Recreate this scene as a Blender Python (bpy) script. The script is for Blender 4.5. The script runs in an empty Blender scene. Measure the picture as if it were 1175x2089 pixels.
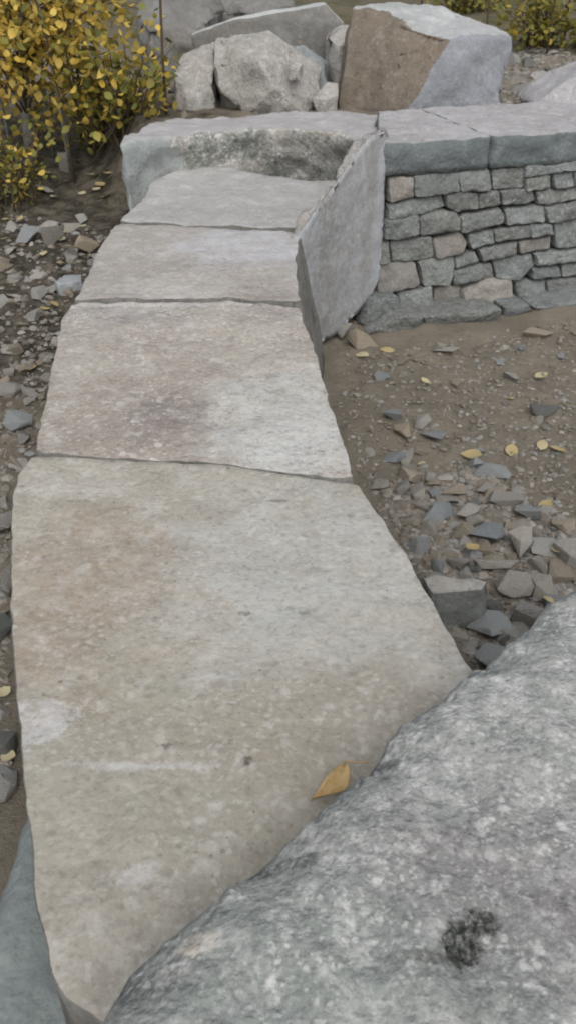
import bpy, bmesh, math, random
from mathutils import Vector, Matrix, noise, geometry
random.seed(11)
R = math.radians
SC = bpy.context.scene
COL = SC.collection

# ------------------------------------------------------------------ camera
F_PX, PITCH, CAMZ = 1650.0, R(35.1), 1.5
cam = bpy.data.cameras.new('camera')
cam.sensor_fit = 'VERTICAL'; cam.sensor_height = 24.0
cam.lens = 24.0 * F_PX / 2089.0
cam.clip_start = 0.02; cam.clip_end = 400
cam_o = bpy.data.objects.new('camera', cam); COL.objects.link(cam_o)
cam_o.location = (0, 0, CAMZ); cam_o.rotation_euler = (R(90) - PITCH, 0, 0)
SC.camera = cam_o
cam.dof.use_dof = True
cam.dof.focus_distance = 1.6
cam.dof.aperture_fstop = 6.0

# ------------------------------------------------------------------ light: overcast
SUN_EL, SUN_AZ = R(52), R(172)          # veiled sun, behind the camera
w = bpy.data.worlds.new('World'); SC.world = w; w.use_nodes = True
nt = w.node_tree
sky = nt.nodes.new('ShaderNodeTexSky'); sky.sky_type = 'NISHITA'; sky.sun_disc = False
sky.sun_elevation = SUN_EL; sky.sun_rotation = SUN_AZ
sky.air_density = 1.0; sky.dust_density = 3.0
hs = nt.nodes.new('ShaderNodeHueSaturation'); hs.inputs['Saturation'].default_value = 0.30
nt.links.new(sky.outputs[0], hs.inputs['Color'])
bg = nt.nodes['Background']; bg.inputs['Strength'].default_value = 0.15
nt.links.new(hs.outputs[0], bg.inputs['Color'])
sl = bpy.data.lights.new('sun', 'SUN'); sl.energy = 1.15; sl.angle = R(80); sl.color = (1.0, 0.97, 0.93)
so = bpy.data.objects.new('sun', sl); COL.objects.link(so)
sd = Vector((math.sin(SUN_AZ) * math.cos(SUN_EL), math.cos(SUN_AZ) * math.cos(SUN_EL), math.sin(SUN_EL)))
so.rotation_euler = sd.to_track_quat('Z', 'Y').to_euler(); so.location = (0, 0, 12)
SC.view_settings.view_transform = 'Standard'; SC.view_settings.look = 'None'
SC.view_settings.exposure = 0.04; SC.view_settings.gamma = 1.0
SC.cycles.filter_width = 1.8; SC.cycles.max_bounces = 8; SC.cycles.use_denoising = True

# ------------------------------------------------------------------ helpers: pixels to places
CP, SP = math.cos(PITCH), math.sin(PITCH)
EYE = Vector((0, 0, CAMZ))
def ray(px, py):
    x = (px - 587.5) / F_PX; y = (1044.5 - py) / F_PX
    return Vector((x, CP + y * SP, -SP + y * CP))
def at_z(px, py, z):
    d = ray(px, py); return EYE + d * ((z - CAMZ) / d.z)
def at_y(px, py, Y):
    d = ray(px, py); return EYE + d * (Y / d.y)
def at_plane(px, py, p0, n):
    d = ray(px, py); return EYE + d * ((p0 - EYE).dot(n) / d.dot(n))
def zdepth(p): return p.y * CP + (CAMZ - p.z) * SP
def sstep(a, b, x):
    t = max(0.0, min(1.0, (x - a) / (b - a))); return t * t * (3 - 2 * t)
def fract(p, o=4): return noise.fractal(p, 1.0, 2.1, o)

# wall frame
WANG = R(16)
W0 = Vector((0.44, 3.82, 0)); WU = Vector((math.cos(WANG), math.sin(WANG), 0)); WN = Vector((math.sin(WANG), -math.cos(WANG), 0))

def gz_base(x, y):
    zr = 0.0
    zl = 0.06 + 0.27 * sstep(0.9, 4.2, y)
    L = sstep(-0.08, -0.42, x) if False else 1 - sstep(-0.45, -0.1, x)
    z = zr + (zl - zr) * L
    if x >= 0.44: yb = 4.05 + 0.287 * (x - 0.44); wd = 0.35
    elif x > -0.75: yb = 4.40; wd = 0.45
    else: yb = 4.40; wd = 0.45 + 1.5 * sstep(-0.75, -1.3, x) if False else 0.45 + 1.5 * (1 - sstep(-1.3, -0.75, x))
    B = sstep(0, wd, y - yb)
    zb = 0.73 + 0.055 * max(0, y - 6.3) + 0.10 * sstep(0.9, 3, x) * sstep(5, 8, y)
    return z + (zb - z) * B
def gz(x, y):
    p = Vector((x, y, 0))
    n = 0.03 * fract(p * 1.3, 3) + 0.012 * fract(p * 7.0 + Vector((3, 1, 5)), 4)
    if y > 7: n += 0.25 * fract(p * 0.25, 3) * min(1, (y - 7) / 6)
    return gz_base(x, y) + n
def hit(px, py):
    d = ray(px, py); t = 0.4; last = t
    while t < 60:
        p = EYE + d * t
        if p.z < gz(p.x, p.y):
            a, b = last, t
            for _ in range(14):
                m = (a + b) / 2; q = EYE + d * m
                if q.z < gz(q.x, q.y): b = m
                else: a = m
            return EYE + d * b
        last = t; t += 0.03 + t * 0.01
    return EYE + d * 20

# ------------------------------------------------------------------ helpers: objects
def mesh_obj(name, verts, faces, mats, parent=None, smooth=True, fmat=None):
    me = bpy.data.meshes.new(name); me.from_pydata(verts, [], faces)
    for m in (mats if isinstance(mats, (list, tuple)) else [mats]): me.materials.append(m)
    if smooth: me.polygons.foreach_set('use_smooth', [True] * len(me.polygons))
    if fmat: me.polygons.foreach_set('material_index', fmat)
    me.update()
    return link(name, me, parent)
def bm_obj(name, bm, mats, parent=None, smooth=True):
    me = bpy.data.meshes.new(name); bm.normal_update(); bm.to_mesh(me); bm.free()
    for m in (mats if isinstance(mats, (list, tuple)) else [mats]): me.materials.append(m)
    if smooth: me.polygons.foreach_set('use_smooth', [True] * len(me.polygons))
    return link(name, me, parent)
def link(name, me, parent=None):
    o = bpy.data.objects.new(name, me); COL.objects.link(o)
    if parent is not None: o.parent = parent
    return o
def tag(o, label=None, cat=None, group=None, kind=None):
    if label: o['label'] = label
    if cat: o['category'] = cat
    if group: o['group'] = group
    if kind: o['kind'] = kind
    return o
def empty(name, loc=(0, 0, 0)):
    o = bpy.data.objects.new(name, None); COL.objects.link(o); o.location = loc; o.empty_display_size = .1
    return o

# ------------------------------------------------------------------ helpers: materials
def S(r, g, b, k=1.0):
    def c(v):
        v /= 255.0; return (v / 12.92 if v <= .04045 else ((v + .055) / 1.055) ** 2.4) * k
    return (c(r), c(g), c(b), 1)
class NT:
    def __init__(s, name):
        s.m = bpy.data.materials.new(name); s.m.use_nodes = True; s.t = s.m.node_tree
        s.b = s.t.nodes['Principled BSDF']; s.b.inputs['Roughness'].default_value = .9
        s.b.inputs['Specular IOR Level'].default_value = .25
        s.co = s.t.nodes.new('ShaderNodeTexCoord').outputs['Object']
    def new(s, k, **kw):
        n = s.t.nodes.new(k)
        for a, v in kw.items(): setattr(n, a, v)
        return n
    def put(s, sock, v):
        if isinstance(v, bpy.types.NodeSocket): s.t.links.new(v, sock)
        else: sock.default_value = v
    def noise(s, scale, detail=6, rough=.6, co=None, dist=0, off=None):
        n = s.new('ShaderNodeTexNoise'); s.put(n.inputs['Vector'], co or s.co)
        n.inputs['Scale'].default_value = scale; n.inputs['Detail'].default_value = detail
        n.inputs['Roughness'].default_value = rough; n.inputs['Distortion'].default_value = dist
        return n.outputs['Fac']
    def voro(s, scale, feat='F1', co=None, out='Distance'):
        n = s.new('ShaderNodeTexVoronoi', feature=feat); s.put(n.inputs['Vector'], co or s.co)
        n.inputs['Scale'].default_value = scale
        return n.outputs[out]
    def map(s, v, a, b, c=0.0, d=1.0):
        n = s.new('ShaderNodeMapRange', interpolation_type='SMOOTHSTEP'); s.put(n.inputs[0], v)
        for i, x in enumerate((a, b, c, d)): n.inputs[i + 1].default_value = x
        return n.outputs[0]
    def math(s, op, a, b=0.0):
        n = s.new('ShaderNodeMath', operation=op); s.put(n.inputs[0], a); s.put(n.inputs[1], b); return n.outputs[0]
    def mix(s, f, a, b, mode='MIX'):
        n = s.new('ShaderNodeMix', data_type='RGBA', blend_type=mode); s.put(n.inputs[0], f); s.put(n.inputs[6], a); s.put(n.inputs[7], b)
        return n.outputs[2]
    def vmath(s, op, a, b=(0, 0, 0)):
        n = s.new('ShaderNodeVectorMath', operation=op); s.put(n.inputs[0], a); s.put(n.inputs[1], b)
        return n.outputs['Value'] if op in ('LENGTH', 'DISTANCE') else n.outputs['Vector']
    def streak(s, ang, sx, sy, sz=1.0):
        n = s.new('ShaderNodeMapping'); s.put(n.inputs[0], s.co); n.inputs['Rotation'].default_value = (0, 0, ang)
        n.inputs['Scale'].default_value = (sx, sy, sz); return n.outputs[0]
    def patch(s, c, rx, ry, wob=.5, nscale=9, soft=.35, rot=0):
        v = s.vmath('SUBTRACT', s.co, tuple(c))
        n = s.new('ShaderNodeMapping'); s.put(n.inputs[0], v); n.inputs['Rotation'].default_value = (0, 0, -rot)
        n.inputs['Scale'].default_value = (1 / rx, 1 / ry, .3)
        d = s.vmath('LENGTH', n.outputs[0])
        k = s.math('SUBTRACT', s.noise(nscale, 8, .72, dist=.8), .5)
        d = s.math('ADD', d, s.math('MULTIPLY', k, wob * 6.5))
        brk = s.map(s.noise(nscale * 3.1, 6, .75), .30, .62, .25, 1.0)
        return s.math('MULTIPLY', s.map(d, 1 - soft, 1 + soft, 1, 0), brk)
    def bump(s, h, strength, dist, prev=None):
        n = s.new('ShaderNodeBump'); n.inputs['Strength'].default_value = strength; n.inputs['Distance'].default_value = dist
        s.put(n.inputs['Height'], h)
        if prev is not None: s.t.links.new(prev, n.inputs['Normal'])
        return n.outputs[0]
    def done(s, col, nrm=None):
        s.put(s.b.inputs['Base Color'], col)
        if nrm is not None: s.t.links.new(nrm, s.b.inputs['Normal'])
        return s.m

def stone_mat(name, base, alt, light, dark, patches=(), grain=1.0, spk=.5, pit=.4, bump=1.0, big=2.2, rand=0.0, late=()):
    """mottled stone: two body tones, pale crystals, dark pits, then stains with a shape of their own"""
    n = NT(name)
    col = n.mix(n.map(n.noise(big, 7, .62, dist=.6), .36, .64), base, alt)
    col = n.mix(n.math('MULTIPLY', n.map(n.noise(big * 4.3, 5, .6), .5, .72), .45), col, light)
    for (mask, c, k) in [(n.patch(*p[0]), p[1], p[2]) for p in patches]:
        col = n.mix(n.math('MULTIPLY', mask, k), col, c)
    # crystals and grain
    wn = n.new('ShaderNodeTexNoise'); n.put(wn.inputs['Vector'], n.co); wn.inputs['Scale'].default_value = 30 * grain; wn.inputs['Detail'].default_value = 3
    wc = n.vmath('ADD', n.co, n.vmath('SCALE', n.vmath('SUBTRACT', wn.outputs['Color'], (.5, .5, .5))))
    wc.node.inputs[1].links[0].from_node.inputs['Scale'].default_value = .028 / grain
    def cells(scale, lo, hi, ch):
        v_ = n.new('ShaderNodeTexVoronoi'); n.put(v_.inputs['Vector'], wc); v_.inputs['Scale'].default_value = scale
        sp_ = n.new('ShaderNodeSeparateColor'); n.put(sp_.inputs[0], v_.outputs['Color'])
        return n.map(n.math('ADD', v_.outputs['Distance'], n.math('SUBTRACT', 1.0, sp_.outputs[ch])), lo, hi, 1, 0)
    patchy = n.map(n.noise(5 * grain, 4, .6), .36, .62, .25, 1.0)
    for sc_, ch, hi, kk in ((42 * grain, 0, .62, 1.0), (95 * grain, 1, .75, .9)):
        col = n.mix(n.math('MULTIPLY', n.math('MULTIPLY', cells(sc_, hi * .5, hi, ch), patchy), spk * kk), col, light)
        col = n.mix(n.math('MULTIPLY', cells(sc_ * 1.13, hi * .4, hi * .8, 2), spk * kk * .65), col, dark)
    g = n.noise(85 * grain, 3, .6)
    col = n.mix(n.math('MULTIPLY', n.map(g, .53, .70), spk * .45), col, light)
    col = n.mix(n.math('MULTIPLY', n.map(g, .47, .32), spk * .4), col, dark)
    m2 = n.noise(20 * grain, 5, .62)
    col = n.mix(n.math('MULTIPLY', n.map(m2, .54, .70), spk * .7), col, light)
    col = n.mix(n.math('MULTIPLY', n.map(m2, .45, .32), spk * .5), col, dark)
    v = n.voro(34 * grain); thr = n.map(n.noise(7 * grain, 3, .5), .5, .75, .02, .20)
    pits = n.math('LESS_THAN', v, thr)
    col = n.mix(n.math('MULTIPLY', pits, pit), col, dark)
    for (mask, c, k) in [(n.patch(*p[0]), p[1], p[2]) for p in late]:
        col = n.mix(n.math('MULTIPLY', mask, k), col, c)
    if rand:
        oi = n.new('ShaderNodeObjectInfo'); hsn = n.new('ShaderNodeHueSaturation')
        n.put(hsn.inputs['Color'], col); n.put(hsn.inputs['Value'], n.math('ADD', n.math('MULTIPLY', oi.outputs['Random'], rand * 2), 1 - rand))
        r2 = n.math('FRACT', n.math('MULTIPLY', oi.outputs['Random'], 17.31))
        col = n.mix(n.math('MULTIPLY', r2, .28), hsn.outputs[0], n.mix(1.0, hsn.outputs[0], (1.12, .98, .82, 1), 'MULTIPLY'))
    h = n.math('ADD', n.math('MULTIPLY', n.noise(9 * grain, 5, .55), 1.0), n.math('MULTIPLY', n.noise(55 * grain, 2, .5), .22))
    h = n.math('SUBTRACT', h, n.math('MULTIPLY', pits, .25))
    nr = n.bump(h, .8, .02 * bump)
    return n.done(col, nr)

K = 1.0
def slabP(px, py, z=.53): return at_z(px, py, z)
M = {}
FA = Vector((.12, 3.40, 0)); FD = Vector((.33, .43, 0)).normalized(); FN = Vector((FD.y, -FD.x, 0))
LT, DK = S(205, 202, 196), S(104, 98, 92)
M['slab1'] = stone_mat('slab_stone_near', S(169, 165, 154), S(161, 155, 143), S(196, 193, 187), S(112, 104, 94), [
    ((slabP(180, 1190), .17, .30, .45, 7, .5), S(150, 135, 118), .75),
    ((slabP(640, 1150), .26, .30, .5, 5, .6), S(176, 177, 172), .8),
    ((slabP(300, 1600), .40, .20, .5, 5, .6), S(156, 152, 139), .7),
    ((slabP(680, 1480), .16, .12, .5, 7, .5), S(152, 143, 130), .6),
    ((slabP(75, 1475), .055, .045, .35, 16, .12), S(190, 188, 186), .9),
    ((slabP(300, 1560), .10, .007, .9, 20, .6, .05), S(196, 196, 196), .7),
    ((slabP(430, 1380), .035, .008, .8, 20, .6, .6), S(190, 190, 190), .7),
    ((slabP(280, 1790), .03, .014, .9, 24, .6, -.7), S(194, 192, 190), .7),
    ((slabP(150, 1000), .12, .03, .8, 14, .6, -.2), S(190, 186, 180), .6),
    ((slabP(504, 1553), .008, .008, .3, 30, .3), S(70, 62, 56), .9),
    ((slabP(340, 1520), .008, .006, .3, 30, .3), S(90, 82, 76), .8),
    ((slabP(500, 1252), .012, .006, .4, 30, .3), S(100, 94, 90), .8),
    ((slabP(620, 1250), .012, .006, .4, 30, .3), S(105, 98, 92), .7),
    ((slabP(565, 1022), .020, .006, .5, 30, .3, .5), S(105, 98, 92), .7),
], spk=.46, pit=.5)
M['slab2'] = stone_mat('slab_stone_second', S(170, 164, 154), S(159, 151, 141), S(200, 197, 190), S(112, 104, 100), [
    ((slabP(260, 860), .26, .24, .45, 6, .5), S(148, 138, 128), .75),
    ((slabP(560, 850), .17, .28, .35, 7, .35), S(184, 184, 179), .85),
    ((slabP(330, 850), .10, .10, .7, 12, .5), S(120, 112, 110), .6),
    ((slabP(250, 640), .25, .10, .6, 9, .6), S(150, 146, 146), .6),
    ((slabP(560, 640), .13, .09, .6, 9, .6), S(142, 134, 130), .6),
    ((slabP(300, 622), .36, .022, .4, 20, .5), S(194, 192, 188), .9),
    ((slabP(610, 900), .16, .16, .5, 12, .5), S(196, 198, 196), .6),
], spk=.62, pit=.5)
M['slab3'] = stone_mat('slab_stone_third', S(166, 162, 156), S(158, 152, 145), S(200, 198, 196), S(108, 102, 98), [
    ((slabP(500, 500), .24, .30, .35, 6, .25), S(184, 184, 187), .85),
    ((slabP(390, 585), .22, .10, .5, 10, .4), S(190, 186, 180), .7),
    ((slabP(500, 575), .18, .10, .7, 12, .5), S(146, 138, 130), .6),
    ((slabP(545, 605), .13, .07, .7, 16, .5), S(130, 120, 110), .6),
], spk=.35, pit=.3)
M['slab4'] = stone_mat('slab_stone_far', S(170, 169, 166), S(162, 160, 156), S(196, 195, 193), S(110, 108, 106), [
    ((slabP(440, 442), .42, .10, .6, 9, .6), S(146, 146, 146), .5),
    ((slabP(600, 375), .2, .12, .6, 9, .6), S(150, 150, 150), .5)], spk=.35, pit=.25)
M['slab_side'] = stone_mat('slab_dark_side', S(120, 119, 114), S(104, 102, 97), S(140, 138, 132), S(66, 64, 60), [], spk=.5, big=6)  # sides coloured darker than the tops so the seams read as dark lines
M['block'] = stone_mat('end_block_stone', S(150, 152, 150), S(138, 138, 134), S(196, 194, 192), S(92, 90, 86), [], spk=.4)
M['block_left'] = stone_mat('end_block_grey_face', S(160, 165, 163), S(144, 150, 148), S(188, 188, 186), S(110, 112, 110), [], spk=.3)
M['block_top'] = stone_mat('end_block_top', S(172, 170, 170), S(160, 158, 157), S(196, 195, 194), S(120, 118, 116), [], spk=.3, pit=.2)
M['block_front'] = stone_mat('end_block_weathered_face', S(160, 156, 148), S(134, 136, 130), S(212, 210, 206), S(82, 86, 80), [], spk=.8, pit=.5, big=5, grain=.7, bump=1.8)
M['sawn'] = stone_mat('sawn_stone_face', S(174, 176, 181), S(165, 167, 171), S(184, 186, 188), S(112, 116, 116), [
    ((at_plane(640, 560, FA, FN), .10, .10, .5, 12, .5), S(130, 131, 128), .6), ((at_plane(668, 450, FA, FN), .06, .06, .6, 12, .6), S(132, 133, 130), .5),
    ((at_plane(690, 690, FA, FN), .16, .16, .5, 12, .6), S(130, 126, 118), .6), ((at_plane(760, 320, FA, FN), .05, .05, .6, 12, .6), S(140, 136, 128), .6)], spk=.3, pit=.15, bump=.6)
M['sawn_rough'] = stone_mat('corner_stone_rough', S(150, 146, 140), S(132, 132, 130), S(184, 180, 174), S(84, 80, 76), [], spk=.6, big=5)
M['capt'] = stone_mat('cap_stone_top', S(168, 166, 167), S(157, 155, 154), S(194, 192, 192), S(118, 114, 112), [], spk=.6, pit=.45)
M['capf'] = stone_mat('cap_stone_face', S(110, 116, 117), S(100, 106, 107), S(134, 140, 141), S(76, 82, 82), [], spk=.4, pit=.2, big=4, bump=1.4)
M['wall'] = stone_mat('wall_stone', S(123, 128, 127), S(112, 115, 113), S(152, 156, 155), S(78, 83, 82), [], spk=.6, big=7, rand=.12, bump=2.4)
M['wall_tan'] = stone_mat('wall_stone_tan', S(138, 136, 131), S(126, 124, 120), S(160, 158, 153), S(90, 88, 84), [], spk=.5, big=6, rand=.1, bump=1.5)
M['boulder'] = stone_mat('near_boulder_stone', S(156, 157, 153), S(138, 141, 138), S(208, 207, 204), S(92, 98, 96), [
    ((at_z(1040, 1760, .72), .16, .10, .6, 10, .6), S(122, 112, 114), .6),
    ((at_z(620, 1950, .70), .20, .10, .6, 10, .6), S(122, 130, 124), .6),
    ((at_z(405, 1950, .64), .020, .014, .4, 20, .3), S(200, 190, 176), .8),
    ((at_z(350, 2010, .64), .018, .012, .4, 20, .3), S(204, 200, 194), .8),
    ((at_z(560, 1800, .62), .05, .012, .6, 18, .5, .75), S(66, 70, 70), .8),
    ((at_z(770, 1590, .62), .045, .012, .6, 18, .5, .75), S(74, 78, 78), .75),
    ((at_z(300, 2040, .62), .06, .02, .7, 18, .5, .8), S(80, 84, 84), .7),
], spk=.62, pit=.55, grain=1.5, big=5, bump=1.5, late=[
    ((at_z(985, 1850, .70), .020, .013, .35, 40, .25, .5), S(40, 43, 38), 1),
    ((at_z(950, 1890, .70), .021, .021, .35, 40, .25, .8), S(34, 37, 32), 1),
    ((at_z(940, 1918, .70), .013, .013, .35, 40, .25), S(40, 43, 38), 1),
    ((at_z(880, 1925, .70), .03, .006, .5, 40, .4, .1), S(84, 84, 78), .7)])
M['base'] = stone_mat('base_stone', S(132, 140, 138), S(120, 128, 126), S(160, 165, 162), S(84, 90, 88), [], spk=.35)
M['b5top'] = stone_mat('split_boulder_top', S(172, 174, 174), S(160, 161, 160), S(206, 206, 204), S(120, 120, 118), [], spk=.35)
M['b5brown'] = stone_mat('split_boulder_brown_face', S(124, 113, 100), S(108, 100, 90), S(148, 140, 130), S(78, 68, 60), [], spk=.5, big=3)
M['b5lilac'] = stone_mat('split_boulder_cut_face', S(144, 147, 153), S(134, 137, 142), S(168, 170, 174), S(112, 114, 118), [], spk=.5, bump=1.0)
M['bgray'] = stone_mat('pale_boulder_stone', S(162, 158, 152), S(146, 144, 138), S(198, 196, 192), S(92, 90, 88), [], spk=.5, big=3, bump=1.5)
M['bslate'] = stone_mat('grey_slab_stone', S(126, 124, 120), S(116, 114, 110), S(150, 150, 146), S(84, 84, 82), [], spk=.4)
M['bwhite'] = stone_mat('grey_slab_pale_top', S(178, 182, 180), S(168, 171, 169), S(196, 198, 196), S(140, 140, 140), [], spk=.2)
M['blue'] = stone_mat('blue_grey_boulder_stone', S(134, 140, 142), S(122, 126, 126), S(170, 174, 174), S(86, 90, 92), [], spk=.4, big=3)
M['loose'] = stone_mat('loose_stone', S(180, 177, 170), S(162, 159, 153), S(176, 174, 168), S(86, 84, 80), [], spk=.45, big=9, grain=1.3, rand=.22)
M['loose_tan'] = stone_mat('loose_stone_tan', S(174, 164, 148), S(158, 148, 131), S(192, 184, 170), S(104, 94, 82), [], spk=.4, big=9, grain=1.3, rand=.15)
M['loose_blue'] = stone_mat('loose_stone_blue_grey', S(164, 169, 171), S(152, 156, 157), S(164, 170, 172), S(84, 90, 92), [], spk=.4, big=9, grain=1.3, rand=.15)
M['loose_pale'] = stone_mat('loose_stone_pale', S(184, 182, 176), S(170, 168, 162), S(204, 202, 198), S(124, 122, 118), [], spk=.4, big=9, grain=1.3, rand=.12)
M['loose_dark'] = stone_mat('loose_stone_dark', S(124, 127, 124), S(112, 115, 112), S(124, 126, 122), S(60, 62, 60), [], spk=.4, big=9, grain=1.3, rand=.15)

def soil_mat():
    n = NT('soil')
    col = n.mix(n.map(n.noise(3.0, 7, .65), .35, .65), S(156, 146, 130), S(140, 131, 117))
    col = n.mix(n.map(n.noise(11, 6, .7), .55, .75), col, S(130, 124, 114))
    col = n.mix(n.math('MULTIPLY', n.map(n.noise(45, 6, .75), .52, .7), .6), col, S(146, 138, 126))
    col = n.mix(n.math('MULTIPLY', n.map(n.noise(52, 6, .75, off=1), .45, .3), .7), col, S(84, 77, 68))
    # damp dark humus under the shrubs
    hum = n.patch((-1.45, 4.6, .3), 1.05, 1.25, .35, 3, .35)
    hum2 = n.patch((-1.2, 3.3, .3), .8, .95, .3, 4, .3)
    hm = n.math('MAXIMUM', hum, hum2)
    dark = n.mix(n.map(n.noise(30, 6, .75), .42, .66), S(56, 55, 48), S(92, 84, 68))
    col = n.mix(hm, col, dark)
    # distant mossy slope
    far = n.new('ShaderNodeSeparateXYZ'); n.put(far.inputs[0], n.co)
    fy = n.map(far.outputs[1], 6.5, 9.0)
    gr = n.mix(n.map(n.noise(2.2, 6, .7), .42, .62), S(118, 110, 92), S(98, 94, 72))
    gr = n.mix(n.map(n.noise(7, 6, .7), .56, .66), gr, S(138, 120, 70))
    col = n.mix(fy, col, gr)
    h = n.math('ADD', n.noise(24, 9, .75), n.math('MULTIPLY', n.noise(120, 4, .7), .4))
    return n.done(col, n.bump(h, 1.0, .03))
M['soil'] = soil_mat()

def leaf_mat(name, cols, trans=.25):
    n = NT(name)
    oi = n.new('ShaderNodeObjectInfo').outputs['Random']
    gi = n.new('ShaderNodeNewGeometry').outputs['Random Per Island']
    r = n.math('FRACT', n.math('ADD', oi, gi))
    rp = n.new('ShaderNodeValToRGB'); n.put(rp.inputs[0], r)
    e = rp.color_ramp.elements
    while len(e) < len(cols): e.new(.5)
    for i, c in enumerate(cols): e[i].position = i / (len(cols) - 1); e[i].color = c
    n.b.inputs['Roughness'].default_value = .55
    tr = n.new('ShaderNodeBsdfTranslucent'); mx = n.new('ShaderNodeMixShader'); mx.inputs[0].default_value = trans
    n.put(tr.inputs[0], rp.outputs[0]); n.put(n.b.inputs['Base Color'], rp.outputs[0])
    out = n.t.nodes['Material Output']
    n.t.links.new(n.b.outputs[0], mx.inputs[1]); n.t.links.new(tr.outputs[0], mx.inputs[2]); n.t.links.new(mx.outputs[0], out.inputs[0])
    return n.m
M['leaf_y'] = leaf_mat('yellow_leaf', [S(150, 138, 78), S(214, 184, 92), S(228, 202, 108), S(198, 168, 80), S(172, 154, 86)])
M['leaf_g'] = leaf_mat('green_yellow_leaf', [S(116, 122, 66), S(168, 154, 72), S(130, 132, 74), S(196, 166, 70), S(104, 112, 64)])
M['leaf_d'] = leaf_mat('dull_green_leaf', [S(104, 110, 62), S(140, 136, 66), S(94, 100, 58), S(168, 148, 66)])
M['leaf_fallen'] = leaf_mat('fallen_leaf', [S(188, 176, 136), S(200, 193, 164), S(168, 148, 98), S(190, 181, 150)], .1)
def bark_mat():
    n = NT('bark')
    c = n.mix(n.map(n.noise(18, 6, .7), .4, .6), S(112, 112, 106), S(140, 140, 134))
    c = n.mix(n.map(n.noise(50, 4, .7), .55, .7), c, S(70, 68, 62))
    return n.done(c, n.bump(n.noise(60, 5), .6, .01))
M['bark'] = bark_mat()
nn = NT('twig'); M['twig'] = nn.done(S(86, 76, 60))
def bigleaf_mat():
    n = NT('ochre_leaf')
    c = n.mix(n.map(n.noise(60, 6, .7), .35, .65), S(190, 165, 118), S(174, 146, 98))
    c = n.mix(n.map(n.noise(140, 4, .7), .62, .72), c, S(130, 92, 48))
    n.b.inputs['Roughness'].default_value = .6
    return n.done(c, n.bump(n.noise(90, 4), .4, .004))
M['bigleaf'] = bigleaf_mat()
nn = NT('core'); M['core'] = nn.done(nn.mix(nn.noise(20), S(112, 116, 114), S(126, 127, 124)))

# ------------------------------------------------------------------ ground
def axis(segs):
    out = []
    for a, b, st in segs:
        k = max(1, round((b - a) / st)); out += [a + (b - a) * i / k for i in range(k)]
    out.append(segs[-1][1]); return out
gx = axis([(-90, -30, 12), (-30, -8, 2.5), (-8, -2.6, .3), (-2.6, 2.6, .024), (2.6, 8, .3), (8, 30, 2.5), (30, 90, 12)])
gy = axis([(-20, -2, 3), (-2, .3, .25), (.3, 6.2, .026), (6.2, 12, .12), (12, 30, .8), (30, 110, 8)])
gv = []
for y in gy:
    for x in gx:
        z = gz(x, y) if (abs(x) < 30 and -3 < y < 40) else gz_base(x, y)
        if abs(x) < 2.7 and .2 < y < 6.3:
            z += .010 * noise.noise(Vector((x * 16, y * 16, 1.5))) + .005 * noise.noise(Vector((x * 37, y * 37, 4.5)))
        gv.append((x, y, z))
nx = len(gx)
gf = [(j * nx + i, j * nx + i + 1, (j + 1) * nx + i + 1, (j + 1) * nx + i) for j in range(len(gy) - 1) for i in range(nx - 1)]
tag(mesh_obj('ground', gv, gf, M['soil']), 'brown stony soil around the slabs and wall', kind='structure')

# ------------------------------------------------------------------ slab builder
def inside(p, poly):
    c = False; j = len(poly) - 1
    for i in range(len(poly)):
        a, b = poly[i], poly[j]
        if (a[1] > p[1]) != (b[1] > p[1]) and p[0] < (b[0] - a[0]) * (p[1] - a[1]) / (b[1] - a[1]) + a[0]: c = not c
        j = i
    return c
def densify(poly, step, amp, seed, nscale=14):
    out = []
    for i, a in enumerate(poly):
        b = poly[(i + 1) % len(poly)]; d = (b - a); L = d.length; k = max(1, round(L / step)); nr = Vector((d.y, -d.x)) / max(L, 1e-6)
        for q in range(k):
            p = a + d * (q / k)
            out.append(p + nr * amp * (fract(Vector((p.x * nscale, p.y * nscale, seed)), 3)))
    return out
def chaikin(poly, it=1, w=.22):
    for _ in range(it):
        o = []
        for i, a in enumerate(poly):
            b = poly[(i + 1) % len(poly)]; o += [a * (1 - w) + b * w, a * w + b * (1 - w)]
        poly = o
    return poly
def normals2(poly):
    out = []
    n = len(poly)
    for i in range(n):
        d = poly[(i + 2) % n] - poly[i - 2]
        out.append(Vector((d.y, -d.x)).normalized())
    return out
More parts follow.
